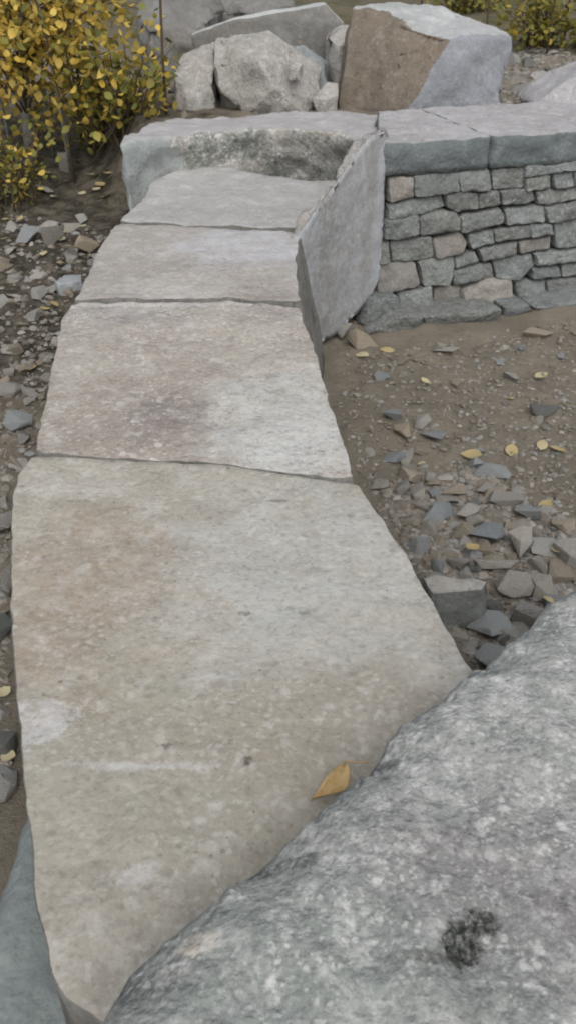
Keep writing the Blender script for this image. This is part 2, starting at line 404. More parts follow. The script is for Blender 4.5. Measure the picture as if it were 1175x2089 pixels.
def slab_obj(name, outline, thick, mats, step=.02, jag=.006, edge=.012, rough=.004, zfun=None, flare=None, seed=1.0, z0=.53, chips=.5, side_mat=0, parent=None, round_it=1, levels=5, side_noise=.012, nscale=14, undercut=False):
    """thick stone plate: outline on its top plane, worn arris, uneven top and flanks"""
    poly = [Vector((p.x, p.y)) for p in outline]
    area = sum(poly[i - 1].x * poly[i].y - poly[i].x * poly[i - 1].y for i in range(len(poly)))
    if area < 0: poly.reverse()
    poly = densify(chaikin(poly, round_it, .12), step, jag, seed, nscale)
    nr = normals2(poly); n = len(poly)
    ed = [edge * (.6 + chips * 1.6 * max(0, fract(Vector((p.x * 9, p.y * 9, seed + 7)), 3))) for p in poly]
    ins = [p - q * e for p, q, e in zip(poly, nr, ed)]
    xs = [p.x for p in ins]; ys = [p.y for p in ins]
    pts = list(ins); rnd = random.Random(int(seed * 100))
    y = min(ys)
    while y < max(ys):
        x = min(xs)
        while x < max(xs):
            q = Vector((x + rnd.uniform(-.3, .3) * step, y + rnd.uniform(-.3, .3) * step))
            if inside(q, ins) and min((q - e).length_squared for e in ins[::2]) > (step * .7) ** 2: pts.append(q)
            x += step
        y += step
    edges = [(i, (i + 1) % n) for i in range(n)]
    v2, _, f2, _, _, _ = geometry.delaunay_2d_cdt(pts, edges, [], 1, 1e-6)
    def top(p):
        z = z0 + rough * fract(Vector((p.x * 6, p.y * 6, seed)), 4) + rough * .35 * noise.noise(Vector((p.x * 40, p.y * 40, seed)))
        if zfun: z += zfun(p, min((p - e).length for e in poly[::2]))
        return z
    verts = [(p.x, p.y, top(p)) for p in v2]; faces = [tuple(f) for f in f2]; nt_ = len(faces)
    # CDT keeps the input order for the ring
    base = len(verts)
    zt = [verts[i][2] for i in range(n)]
    for l in range(levels + 1):
        t = l / levels
        for i in range(n):
            p, q = poly[i], nr[i]
            z = zt[i] - ed[i] * .9 - (thick - edge) * t
            off = side_noise * fract(Vector((p.x * 8, p.y * 8, z * 10 + seed)), 3) * (0 if l == 0 else 1)
            if flare: off += flare(p, q) * (1 - (1 - t) ** 3 if undercut else t)
            verts.append((p.x + q.x * off, p.y + q.y * off, z))
    for i in range(n):
        k = (i + 1) % n
        faces.append((i, base + i, base + k, k))
        for l in range(levels):
            a = base + l * n
            faces.append((a + i, a + n + i, a + n + k, a + k))
    lo = base + levels * n
    faces.append(tuple(lo + i for i in range(n))[::-1])
    bm = bmesh.new(); bv = [bm.verts.new(v) for v in verts]
    for fi, f in enumerate(faces):
        try:
            bf = bm.faces.new([bv[i] for i in f]); bf.material_index = 0 if fi < nt_ else side_mat
        except ValueError: pass
    bmesh.ops.recalc_face_normals(bm, faces=bm.faces)
    return bm_obj(name, bm, mats, parent)
def px_poly(pts, z=.53): return [at_z(x, y, z) for x, y in pts]

fl_right = lambda k: (lambda p, q: k * max(0, q.x))
s1 = px_poly([(66, 929), (200, 935), (400, 946), (560, 964), (729, 984), (765, 1040), (803, 1090), (852, 1172), (900, 1262), (950, 1345), (985, 1400), (1000, 1470), (960, 1570), (800, 1740), (560, 1960), (400, 2085), (240, 2120), (190, 2082), (140, 2045), (100, 1985), (76, 1840), (60, 1700), (45, 1560), (34, 1420), (23, 1280), (21, 1100), (27, 1015), (40, 962)])
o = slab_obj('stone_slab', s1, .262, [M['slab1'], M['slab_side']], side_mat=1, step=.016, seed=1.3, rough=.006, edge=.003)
tag(o, 'largest and nearest curved slab with an ochre leaf lying on it', 'stone slab', 'slabs of the curved stone bench')
s2 = px_poly([(74, 923), (200, 929), (400, 941), (560, 959), (724, 978), (712, 930), (692, 872), (673, 826), (657, 765), (641, 702), (622, 660), (613, 625), (520, 620), (400, 616), (280, 618), (148, 622), (126, 650), (111, 720), (96, 800), (79, 880)])
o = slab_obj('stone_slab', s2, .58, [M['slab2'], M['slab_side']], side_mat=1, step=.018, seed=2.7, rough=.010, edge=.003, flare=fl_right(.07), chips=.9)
tag(o, 'second slab, brown on its left half and whitish on its right', 'stone slab', 'slabs of the curved stone bench')
s3 = px_poly([(153, 613), (280, 611), (400, 608), (470, 604), (520, 613), (613, 617), (608, 590), (605, 530), (613, 474), (560, 471), (450, 467), (330, 460), (238, 457), (205, 505), (181, 555), (160, 600)])
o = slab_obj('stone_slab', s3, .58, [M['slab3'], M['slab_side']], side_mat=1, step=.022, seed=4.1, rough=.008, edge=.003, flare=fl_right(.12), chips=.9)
tag(o, 'third slab with a pale lilac patch at its far right corner', 'stone slab', 'slabs of the curved stone bench')
s4 = [at_z(x, y, .53 + dz) for x, y, dz in [(243, 453, 0), (330, 455, 0), (450, 461, 0), (560, 465, 0), (616, 467, 0), (655, 420, .018), (692, 371, .04), (650, 371, .04), (560, 360, .045), (500, 350, .05), (440, 330, .05), (402, 320, .05), (376, 330, .05), (368, 348, .05), (340, 360, .045), (306, 375, .035), (295, 405, .02), (265, 435, .005)]]
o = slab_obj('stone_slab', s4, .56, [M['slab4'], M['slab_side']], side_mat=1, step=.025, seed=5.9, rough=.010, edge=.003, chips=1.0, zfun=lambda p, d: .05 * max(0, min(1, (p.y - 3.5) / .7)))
tag(o, 'farthest slab, with a jagged far edge against the rough block', 'stone slab', 'slabs of the curved stone bench')

# grey stone that carries the nearest slab, showing at the lower left
V3 = lambda x, y: Vector((x, y, 0))
b1 = [at_z(30, 1660, .3), s1[24] + V3(.05, 0), s1[0] + V3(.05, -.03), s1[4] + V3(-.05, -.03), s1[8] + V3(-.05, 0), s1[11] + V3(-.06, 0), s1[14] + V3(0, .05)]
b1 += [at_z(x, y, .30) for x, y in [(240, 2160), (60, 2170), (-70, 2120), (-55, 1950), (-10, 1800)]]
o = slab_obj('base_stone', b1, .36, [M['base']], step=.025, seed=8.2, z0=.27, rough=.015, edge=.03, side_noise=.02)
tag(o, 'blue grey base stone showing under the lower left edge of the nearest slab', 'base stone')

# ------------------------------------------------------------------ near boulder
bo = [(1330, 1100), (1175, 1222), (1105, 1272), (1050, 1322), (972, 1388), (905, 1458), (858, 1484), (800, 1540), (755, 1592), (700, 1640), (645, 1690), (590, 1735), (545, 1768), (490, 1812), (435, 1868), (395, 1905), (330, 1945), (270, 1992), (235, 2045), (205, 2110)]
bo3 = [at_z(x, y, .62) for x, y in bo]
bo3 += [Vector((-.22, .14, .6)), Vector((-.05, -.02, .6)), Vector((.35, -.10, .6)), Vector((.85, 0, .6)), Vector((1.15, .35, .6)), Vector((1.20, .8, .6)), Vector((1.05, 1.15, .6))]
chipc = [(at_z(540, 1800, .6), .05, .025), (at_z(770, 1600, .6), .04, .015), (at_z(300, 2020, .6), .06, .025), (at_z(1000, 1390, .6), .05, .02)]
def bfun(p, d):
    z = .03 * (1 - math.exp(-d / .03)) + .012 * fract(Vector((p.x * 3.2, p.y * 3.2, 9)), 5) * min(1, d / .06 + .3) + .007 * fract(Vector((p.x * 16, p.y * 16, 2)), 4)
    for c, r, k in chipc:
        z -= k * math.exp(-((p.x - c.x) ** 2 + (p.y - c.y) ** 2) / (r * r)) * .9
    hole = (p - Vector((at_z(958, 1880, .72).x, at_z(958, 1880, .72).y))).length
    z -= .018 * math.exp(-(hole / .022) ** 2)
    return z
o = slab_obj('boulder', bo3, .62, [M['boulder']], step=.017, seed=6.6, z0=.645, rough=.004, edge=.010, jag=.009, zfun=bfun, side_noise=.04, flare=lambda p, q: -.05, levels=7, chips=.9, nscale=10)
tag(o, 'speckled grey and white boulder filling the lower right corner, black spot on top', 'boulder')

# ------------------------------------------------------------------ rock builder from corner points
def hull_rock(name, pts, mats, pick=None, L=.05, amp=.02, nsc=5, bev=.02, seed=1.0, fine=.004, parent=None, late=None, strata=0):
    bm = bmesh.new()
    for p in pts: bm.verts.new(p)
    r = bmesh.ops.convex_hull(bm, input=bm.verts)
    for v in [v for v in bm.verts if not v.link_faces]: bm.verts.remove(v)
    bmesh.ops.dissolve_limit(bm, angle_limit=R(8), verts=bm.verts, edges=bm.edges)
    bm.normal_update()
    if bev: bmesh.ops.bevel(bm, geom=list(bm.edges), offset=bev, segments=2, profile=.5, affect='EDGES', clamp_overlap=True)
    bm.normal_update()
    if pick:
        for f in bm.faces: f.material_index = pick(f.normal, f.calc_center_median())
    bmesh.ops.triangulate(bm, faces=bm.faces)
    for _ in range(7):
        le = [e for e in bm.edges if e.calc_length() > L]
        if not le: break
        bmesh.ops.subdivide_edges(bm, edges=le, cuts=1); bmesh.ops.triangulate(bm, faces=[f for f in bm.faces if len(f.verts) > 3])
    bm.normal_update()
    if late:
        for f in bm.faces: f.material_index = late(f.normal, f.calc_center_median())
    sv = Vector((seed * 3.1, seed * 1.7, seed))
    mv = [(v, v.normal * (amp * fract(v.co * nsc + sv, 4) + fine * noise.noise(v.co * nsc * 7 + sv) + strata * round(3 * noise.noise(Vector((v.co.x * 2, v.co.y * 2, v.co.z * 9 + v.co.x * 4)) * 1.3 + sv)) / 3)) for v in bm.verts]
    for v, d in mv: v.co += d
    bmesh.ops.recalc_face_normals(bm, faces=bm.faces)
    return bm_obj(name, bm, mats, parent)

# end block behind the slabs: a concave face, so built as a plate with a shaped flank
def eb(x, y, z=.745): return at_z(x, y, z)
blk = [eb(243, 292), eb(300, 284), eb(388, 276), eb(470, 268), eb(600, 262), eb(680, 268), eb(722, 282), eb(758, 300), eb(800, 296), eb(830, 240), eb(700, 226), eb(560, 232), eb(450, 237), eb(360, 242), eb(300, 256), eb(262, 272)]
def blk_fl(p, q):
    return (-.09 if q.y < -.3 and p.x > -.62 else -.02)
o = slab_obj('end_block', blk, .62, [M['block_top'], M['block_left'], M['block_front']], step=.022, seed=3.3, z0=.745, rough=.015, edge=.016, jag=.010, side_noise=.042, levels=16, chips=1.0, side_mat=1, flare=blk_fl, undercut=True)
for f in o.data.polygons:
    if f.material_index == 1 and f.center.x > -.54 + .09 * noise.noise(f.center * 14) and f.normal.y < .3: f.material_index = 2
tag(o, 'rough weathered block standing crosswise at the far end of the slabs', 'stone block')

# corner stone with the smooth sawn face, right of the slabs
prof = [(789, 266), (784, 430), (776, 566), (762, 600), (735, 632), (692, 678), (655, 702), (600, 705), (598, 600), (600, 488), (622, 462), (655, 415), (692, 366), (722, 322), (757, 276)]
fp = [at_plane(x, y, FA, FN) for x, y in prof]
def corner_stone():
    n = len(fp); loc = [Vector(((p - FA).dot(FD), p.z)) for p in fp]
    back = []
    for i, p in enumerate(fp):
        q = p - FN * .12 + FD * .02
        q.z = p.z - (.15 if p.z > .45 else 0)
        if p.z > .66: q = p + Vector((.03, .22, -.05))
        back.append(q)
    bm = bmesh.new()
    fr = [bm.verts.new(p) for p in fp]; md = [bm.verts.new(p - FN * .03 + Vector((0, 0, .006 if p.z > .5 else 0))) for p in fp]; bk = [bm.verts.new(p) for p in back]
    f0 = bm.faces.new(fr)
    for i in range(n):
        k = (i + 1) % n
        for a, b in ((fr, md), (md, bk)):
            bm.faces.new((a[i], b[i], b[k], a[k])).material_index = 1
    bm.faces.new(bk[::-1]).material_index = 1
    bmesh.ops.recalc_face_normals(bm, faces=bm.faces)
    bmesh.ops.bevel(bm, geom=[e for e in bm.edges if f0 in e.link_faces], offset=.006, segments=2, affect='EDGES')
    bmesh.ops.triangulate(bm, faces=bm.faces)
    for _ in range(6):
        le = [e for e in bm.edges if e.calc_length() > .03]
        if not le: break
        bmesh.ops.subdivide_edges(bm, edges=le, cuts=1); bmesh.ops.triangulate(bm, faces=[f for f in bm.faces if len(f.verts) > 3])
    bm.normal_update()
    mv = []
    for v in bm.verts:
        rough = any(f.material_index == 1 for f in v.link_faces)
        a = .03 if rough and all(f.material_index == 1 for f in v.link_faces) else .006
        mv.append((v, v.normal * a * fract(v.co * 11, 4)))
    for v, d in mv: v.co += d
    return bm_obj('corner_stone', bm, [M['sawn'], M['sawn_rough']])
tag(corner_stone(), 'smooth sawn grey stone face slanting from the slabs to the dry stone wall', 'corner stone')

# ------------------------------------------------------------------ dry stone wall, each stone traced
wall = empty('stone_wall', W0 - WN * .2)
tag(wall, 'dry stone wall of grey coursed stones under two long cap stones', 'wall')
bpy.context.view_layer.update()
WI = wall.matrix_world.inverted()
def wp(zx, zy, off):
    return at_plane(575 + zx / 1.958, 250 + zy / 1.958, W0 + WN * off, WN)
def wall_stone(name, zpts, off, mats, seed, bulge=.018, depth=.2, inset=-.0028, step=.02, parent=wall, corner=1, ty=None):
    ps = [wp(x, y, off) for x, y in zpts]
    poly = [Vector(((p - W0).dot(WU), p.z)) for p in ps]
    area = sum(poly[i - 1].x * poly[i].y - poly[i].x * poly[i - 1].y for i in range(len(poly)))
    if area < 0: poly.reverse()
    poly = densify(chaikin(poly, corner, .07), step, .005, seed, 26)
    nr = normals2(poly); n = len(poly)
    poly = [p - q * inset for p, q in zip(poly, nr)]
    c = sum(poly, Vector((0, 0))) / n
    hh = max(p.y for p in poly) - min(p.y for p in poly)
    ty0 = ty
    rings = [([c + (p - c) * .9 for p in poly], -depth), (poly, -.03), ([p - q * .0015 for p, q in zip(poly, nr)], -.006),
             ([p - q * min(.006, hh * .1) for p, q in zip(poly, nr)], bulge * .55), ([c + (p - c) * .62 for p in poly], bulge), ([c + (p - c) * .3 for p in poly], bulge * 1.1)]
    V = []
    tx, ty = random.Random(seed).uniform(-.12, .12), random.Random(seed + 1).uniform(-.35, .05)
    if ty0 is not None: ty = ty0
    for ri, (rg, d) in enumerate(rings):
        for p in rg:
            dd = d
            if ri >= 2: dd += .012 * fract(Vector((p.x * 13, p.y * 13, seed)), 4) + (p.x - c.x) * tx * .4 + (p.y - c.y) * ty
            q = W0 + WU * p.x + WN * (off + dd); q.z = p.y; V.append(WI @ q)
    q = W0 + WU * c.x + WN * (off + bulge * 1.1); q.z = c.y; V.append(WI @ q)
    Fs = []
    for r in range(len(rings) - 1):
        for i in range(n):
            k = (i + 1) % n; Fs.append((r * n + i, r * n + k, (r + 1) * n + k, (r + 1) * n + i))
    r = (len(rings) - 1) * n
    for i in range(n): Fs.append((r + i, r + (i + 1) % n, len(V) - 1))
    bm = bmesh.new(); bv = [bm.verts.new(v) for v in V]
    for f in Fs: bm.faces.new([bv[i] for i in f])
    bmesh.ops.recalc_face_normals(bm, faces=bm.faces)
    for e in bm.edges:
        if e.calc_face_angle(0) > R(50): e.smooth = False
    return bm_obj(name, bm, mats, parent)
WS = [  # outline in the enlarged view, offset towards the viewer, tan?
 [(425,222),(525,214),(526,298),(425,318)],[(527,210),(703,195),(704,272),(640,285),(527,300)],[(705,195),(832,184),(830,268),(707,276)],
 [(834,188),(968,174),(962,262),(838,266)],[(968,172),(1190,148),(1190,190),(1120,196),(972,222)],[(976,225),(1078,206),(1072,262),(976,276)],
 [(1082,206),(1162,196),(1162,254),(1084,264)],[(1165,196),(1260,185),(1260,245),(1165,255)],[(1195,146),(1360,128),(1360,172),(1195,190)],
 [(420,326),(526,306),(640,290),(655,335),(530,368),(418,385)],[(652,290),(710,274),(782,285),(786,344),(702,360),(662,338)],
 [(786,285),(866,274),(870,328),(788,346)],[(872,274),(1000,264),(1012,310),(975,326),(878,330)],[(1010,272),(1175,257),(1240,250),(1230,296),(1022,330)],[(1240,250),(1360,238),(1360,285),(1235,296)],
 [(412,390),(544,368),(550,450),(470,468),(408,470)],[(547,374),(600,350),(690,354),(711,385),(705,430),(552,455)],[(714,375),(870,345),(886,370),(880,405),(716,446)],
 [(890,344),(1048,334),(1046,394),(890,410)],[(1050,340),(1200,312),(1200,376),(1060,404)],[(1205,310),(1360,290),(1360,355),(1205,376)],
 [(380,480),(430,475),(427,556),(385,566)],[(434,478),(600,456),(606,540),(440,560)],[(606,470),(720,440),(742,480),(720,520),(610,542)],[(745,450),(842,430),(846,480),(760,506),(744,482)],
 [(846,430),(990,410),(986,460),(850,478)],[(992,410),(1076,404),(1080,446),(992,460)],[(1084,400),(1260,372),(1260,480),(1090,502)],[(1262,372),(1360,360),(1360,465),(1262,480)],
 [(385,570),(536,562),(546,648),(380,692)],[(550,556),(690,535),(690,590),(662,646),(556,650)],[(690,545),(770,516),(786,556),(692,584)],[(790,510),(940,475),(932,530),(800,556)],[(944,480),(1072,456),(1066,500),(950,522)],
 [(680,592),(836,560),(842,620),(684,652)],[(842,550),(1000,526),(1006,572),(936,630),(850,620)],[(1010,526),(1240,500),(1236,548),(1015,572)],[(1000,580),(1104,572),(1112,615),(1000,626)],[(1116,570),(1240,552),(1240,602),(1120,616)],[(1243,500),(1360,485),(1360,590),(1243,602)],
 [(308,804),(368,716),(465,700),(468,750),(440,778),(350,806)],[(470,692),(602,656),(598,744),(476,766)],[(606,660),(716,650),(712,730),(604,742)],[(722,680),(832,630),(922,635),(924,715),(726,736)],
 [(934,640),(1054,630),(1052,700),(990,716),(940,702)],[(1056,634),(1240,614),(1240,672),(1062,692)],[(1243,612),(1360,598),(1360,660),(1243,672)],
 [(335,836),(470,766),(550,764),(558,830),(440,862),(370,878)],[(560,772),(700,750),(862,734),(872,790),(760,838),(690,856),(572,822)],[(876,730),(980,724),(998,750),(910,812),(880,790)],[(1000,732),(1240,696),(1240,750),(1065,786)],[(1243,696),(1360,680),(1360,735),(1243,750)],
]
OFFS = {40: .13, 47: .20, 48: .17, 49: .14, 50: .15, 41: .04, 51: .15, 43: .03}
TAN = {0, 23, 33, 43, 42, 29}
rw = random.Random(5)
for i, z in enumerate(WS):
    off = OFFS.get(i, rw.uniform(-.010, .012))
    wall_stone('wall_stone', z, off, M['wall_tan'] if i in TAN else M['wall'], i * 1.7 + .3, bulge=rw.uniform(.002, .010) if i < 47 else .02, depth=.22 if i < 47 else .30, ty=None if i < 47 else .45)
# cap stones: long blocks, pale weathered tops, grey split faces
def cap_stone(fr, bk_z, seed, x_end):
    u0, u1 = fr
    zt, zb = .785, .645
    out = []
    for u, d in ((u0, -.03), (u0 + .012, .015), (u1 - .012, .015), (u1, -.03)): out.append(W0 + WU * u + WN * d)
    for u in (u1, u0 + (.30 if u0 < 0 else 0)): out.append(W0 + WU * u - WN * bk_z)
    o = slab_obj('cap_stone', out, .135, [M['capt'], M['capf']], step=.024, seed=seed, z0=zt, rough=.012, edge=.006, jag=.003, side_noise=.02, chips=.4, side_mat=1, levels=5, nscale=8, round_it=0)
    o.parent = wall; o.matrix_parent_inverse = WI
    return o
uj = (wp(838, 100, .015) - W0).dot(WU)
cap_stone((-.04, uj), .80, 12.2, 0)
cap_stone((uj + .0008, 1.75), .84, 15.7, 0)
# dark fill behind the facing stones
q = [W0 + WU * u - WN * d for u, d in ((-.02, .14), (1.75, .14), (1.75, .5), (-.02, .5))]
V = [WI @ Vector((p.x, p.y, z)) for z in (-.1, .62) for p in q]
mesh_obj('rubble_core', V, [(0, 1, 5, 4), (1, 2, 6, 5), (2, 3, 7, 6), (3, 0, 4, 7), (4, 5, 6, 7), (3, 2, 1, 0)], M['core'], wall, smooth=False)

# ------------------------------------------------------------------ boulders beyond the wall
def P(*a): return [at_y(x, y, Y) for x, y, Y in a]
def low(pts, z): return [Vector((p.x, p.y, z)) for p in pts]
pt = P((832, 222, 4.98), (918, 82, 5.03), (690, 216, 5.16), (700, 150, 5.2), (722, 16, 5.42), (760, 6, 5.5), (1042, 80, 5.16), (1018, 208, 5.10), (812, 0, 5.62), (880, 8, 5.6), (905, 22, 5.6), (1030, 70, 5.3))
pt += [Vector((.95, 5.55, 1.0)), Vector((.55, 5.75, 1.05)), Vector((.3, 5.65, .7)), Vector((1.2, 5.6, .7))] + low(pt[:4] + [pt[7]], .66)
ridge0, ridge1 = at_y(832, 222, 4.98), at_y(918, 82, 5.03)
RN = (ridge1 - ridge0).cross(Vector((0, 1, 0)))
def to_px(p):
    v = p - EYE; zd = v.y * CP - v.z * SP
    return 587.5 + v.x / zd * F_PX, 1044.5 - (v.y * SP + v.z * CP) / zd * F_PX
def b5pick(n, c):                       # weathered brown side, fresh cut side, pale top: split along the boulder's own ridges
    x, y = to_px(c)
    w_ = 9 * noise.noise(c * 9)
    ridge = [(600, 30), (720, 22), (790, 26), (860, 62), (916, 80), (1040, 79), (1200, 79)]
    for (x0, y0), (x1, y1) in zip(ridge, ridge[1:]):
        if x0 <= x <= x1: lim = y0 + (y1 - y0) * (x - x0) / (x1 - x0)
    if n.y > .35 or y < lim + w_: return 2
    return 1 if x - 832 > (222 - y) * 86 / 140 + w_ * .5 else 0
o = hull_rock('boulder', pt, [M['b5brown'], M['b5lilac'], M['b5top']], None, late=b5pick, L=.03, amp=.025, nsc=4, bev=.014, seed=2.2)
tag(o, 'big split boulder with a brown left face and lilac grey cut right face', 'boulder')
pt = P((440, 76, 5.25), (548, 62, 5.3), (600, 100, 5.25), (650, 140, 5.3), (655, 205, 5.2), (620, 236, 5.1), (505, 236, 5.02), (452, 190, 5.05), (436, 130, 5.12), (530, 130, 5.0), (560, 180, 4.98))
pt += [Vector((-.35, 5.7, .9)), Vector((.15, 5.7, .8)), Vector((-.4, 5.5, .6)), Vector((.2, 5.5, .6))]
o = hull_rock('boulder', pt, [M['bgray']], L=.03, amp=.022, nsc=4.5, bev=.004, seed=7.4, fine=.003, strata=.02)
tag(o, 'pale angular faceted boulder behind the rough block, left of the split boulder', 'boulder')
pt = P((352, 150, 5.15), (372, 110, 5.3), (428, 92, 5.35), (440, 130, 5.2), (436, 185, 5.1), (385, 200, 5.05), (356, 196, 5.1))
pt += [p + Vector((0, .35, -.05)) for p in pt] + low(pt[4:], .45)
o = hull_rock('boulder', pt, [M['bgray']], L=.035, amp=.03, nsc=5, seed=3.9, bev=.008, strata=.03)
tag(o, 'small pale boulder between the yellow sapling and the faceted boulder', 'boulder')
# flat leaning grey slab with a pale top edge
def leaning_slab():
    fr = P((388, 72, 6.0), (470, 42, 6.0), (560, 22, 6.02), (640, 6, 6.05), (664, 4, 6.05), (702, 48, 6.0), (700, 120, 5.98), (560, 120, 5.97), (430, 110, 5.97))
    pt = fr + [p + Vector((0, .05, .004)) for p in fr[:6]] + [p + Vector((0, .22, -.1)) for p in fr[6:]] + low(fr[6:], .6)
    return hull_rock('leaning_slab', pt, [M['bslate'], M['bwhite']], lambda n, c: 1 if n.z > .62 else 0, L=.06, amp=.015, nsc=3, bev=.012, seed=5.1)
tag(leaning_slab(), 'flat dark grey slab with a pale top edge behind the faceted boulder', 'stone slab')
pt = P((280, 26, 6.6), (330, 2, 6.8), (420, 8, 6.8), (434, 36, 6.6), (400, 62, 6.4), (300, 60, 6.4)); pt += [p + Vector((0, .6, 0)) for p in pt] + low(pt, .6)
o = hull_rock('boulder', pt, [M['bslate']], L=.06, amp=.05, nsc=3, seed=9.3, bev=.01, strata=.06)
tag(o, 'layered grey boulder at the top edge beside the yellow leaves', 'boulder')
pt = P((430, 14, 7.2), (470, -20, 7.4), (560, -14, 7.4), (600, 10, 7.2), (520, 30, 7.0)); pt += [p + Vector((0, .6, 0)) for p in pt] + low(pt, .6)
o = hull_rock('boulder', pt, [M['bslate']], L=.06, amp=.05, nsc=3, seed=10.3, bev=.01, strata=.06)
tag(o, 'dim grey boulder at the top edge above the leaning slab', 'boulder')
pt = P((560, 90, 5.55), (620, 92, 5.5), (664, 130, 5.45), (668, 180, 5.35), (640, 225, 5.28), (590, 200, 5.4)); pt += [p + Vector((.02, .2, -.02)) for p in pt] + low(pt[3:], .6)
o = hull_rock('boulder', pt, [M['blue']], L=.05, amp=.03, nsc=4, seed=11.3, bev=.012)
tag(o, 'blue grey boulder leaning on the right of the faceted boulder', 'boulder')
pt = P((668, 76, 5.7), (690, 62, 5.75), (720, 60, 5.75), (722, 90, 5.7), (690, 98, 5.6)); pt += [p + Vector((0, .25, 0)) for p in pt] + low(pt, .65)
o = hull_rock('boulder', pt, [M['bgray']], L=.05, amp=.03, nsc=5, seed=12.3, bev=.012)
tag(o, 'small tan boulder between the leaning slab and the split boulder', 'boulder')
pt = P((636, 200, 5.0), (668, 166, 5.08), (690, 168, 5.1), (690, 195, 5.02), (660, 204, 4.96)); pt += [p + Vector((0, .16, -.04)) for p in pt] + low(pt[3:], .66)
o = hull_rock('rock', pt, [M['bgray']], L=.03, amp=.012, nsc=8, seed=13.3, bev=.006, fine=.002)
tag(o, 'small pointed whitish rock wedged against the split boulder', 'rock')
pt = P((590, 140, 5.02), (600, 126, 5.08), (618, 128, 5.08), (612, 140, 5.02)); pt += [p + Vector((0, .07, -.04)) for p in pt] + low(pt, pt[0].z - .06)
o = hull_rock('rock', pt, [M['bgray']], L=.02, amp=.01, nsc=9, seed=14.3, bev=.006, fine=.002)
tag(o, 'tiny whitish rock chip lying on the faceted boulder', 'rock')
pt = P((1090, 206, 4.98), (1175, 152, 5.02), (1240, 120, 5.1), (1260, 205, 4.95), (1175, 214, 4.86)); pt += [p + Vector((0, .5, -.05)) for p in pt] + low(pt, .74)
o = hull_rock('boulder', pt, [M['capt']], L=.05, amp=.03, nsc=4, seed=15.3)
tag(o, 'pale smooth boulder cut off by the right edge above the cap stones', 'boulder')

# ------------------------------------------------------------------ loose stones
def pebble_mesh(i, mat):
    rp = random.Random(100 + i); bm = bmesh.new()
    for _ in range(9 + i % 4):
        v = Vector((rp.gauss(0, 1), rp.gauss(0, 1), rp.gauss(0, 1))).normalized()
        if rp.random() < .5: v = Vector([round(c * 2.2) / 2.2 for c in v])
        bm.verts.new(v * rp.uniform(.85, 1.05))
    bmesh.ops.convex_hull(bm, input=bm.verts)
    for v in [v for v in bm.verts if not v.link_faces]: bm.verts.remove(v)
    bmesh.ops.dissolve_limit(bm, angle_limit=R(20), verts=bm.verts, edges=bm.edges)
    bmesh.ops.bevel(bm, geom=list(bm.edges), offset=.035, segments=1, affect='EDGES', clamp_overlap=True)
    bmesh.ops.triangulate(bm, faces=bm.faces)
    me = bpy.data.meshes.new('loose_stone'); bmesh.ops.recalc_face_normals(bm, faces=bm.faces)
    for f in bm.faces: f.smooth = True
    for e in bm.edges:
        if e.calc_face_angle(0) > R(24): e.smooth = False
    bm.to_mesh(me); bm.free(); me.materials.append(mat); return me
PEB = {k: [pebble_mesh(i + 40 * j, M[k]) for i in range(9)] for j, k in enumerate(['loose', 'loose_tan', 'loose_blue', 'loose_pale', 'loose_dark'])}
rs = random.Random(21)
def loose(px, py, wpx, hpx, kind, label=None, ang=0, group=None, flat=.55, name='loose_stone', sink=.25, zup=0):
    p = hit(px, py); s = zdepth(p) / F_PX
    o = link(name, rs.choice(PEB[kind])); a = wpx * s / 2 * 1.5
    b = max(hpx * s / 2 * 1.75, a * .4); c = min(a, b) * rs.uniform(.45, .85)
    o.scale = (a, b, c); o.rotation_euler = (rs.uniform(-.25, .25), rs.uniform(-.25, .25), ang + rs.uniform(-.15, .15))
    o.location = (p.x, p.y, p.z + c * (1 - sink * 2) + zup)
    return tag(o, label or '', 'stone', group)
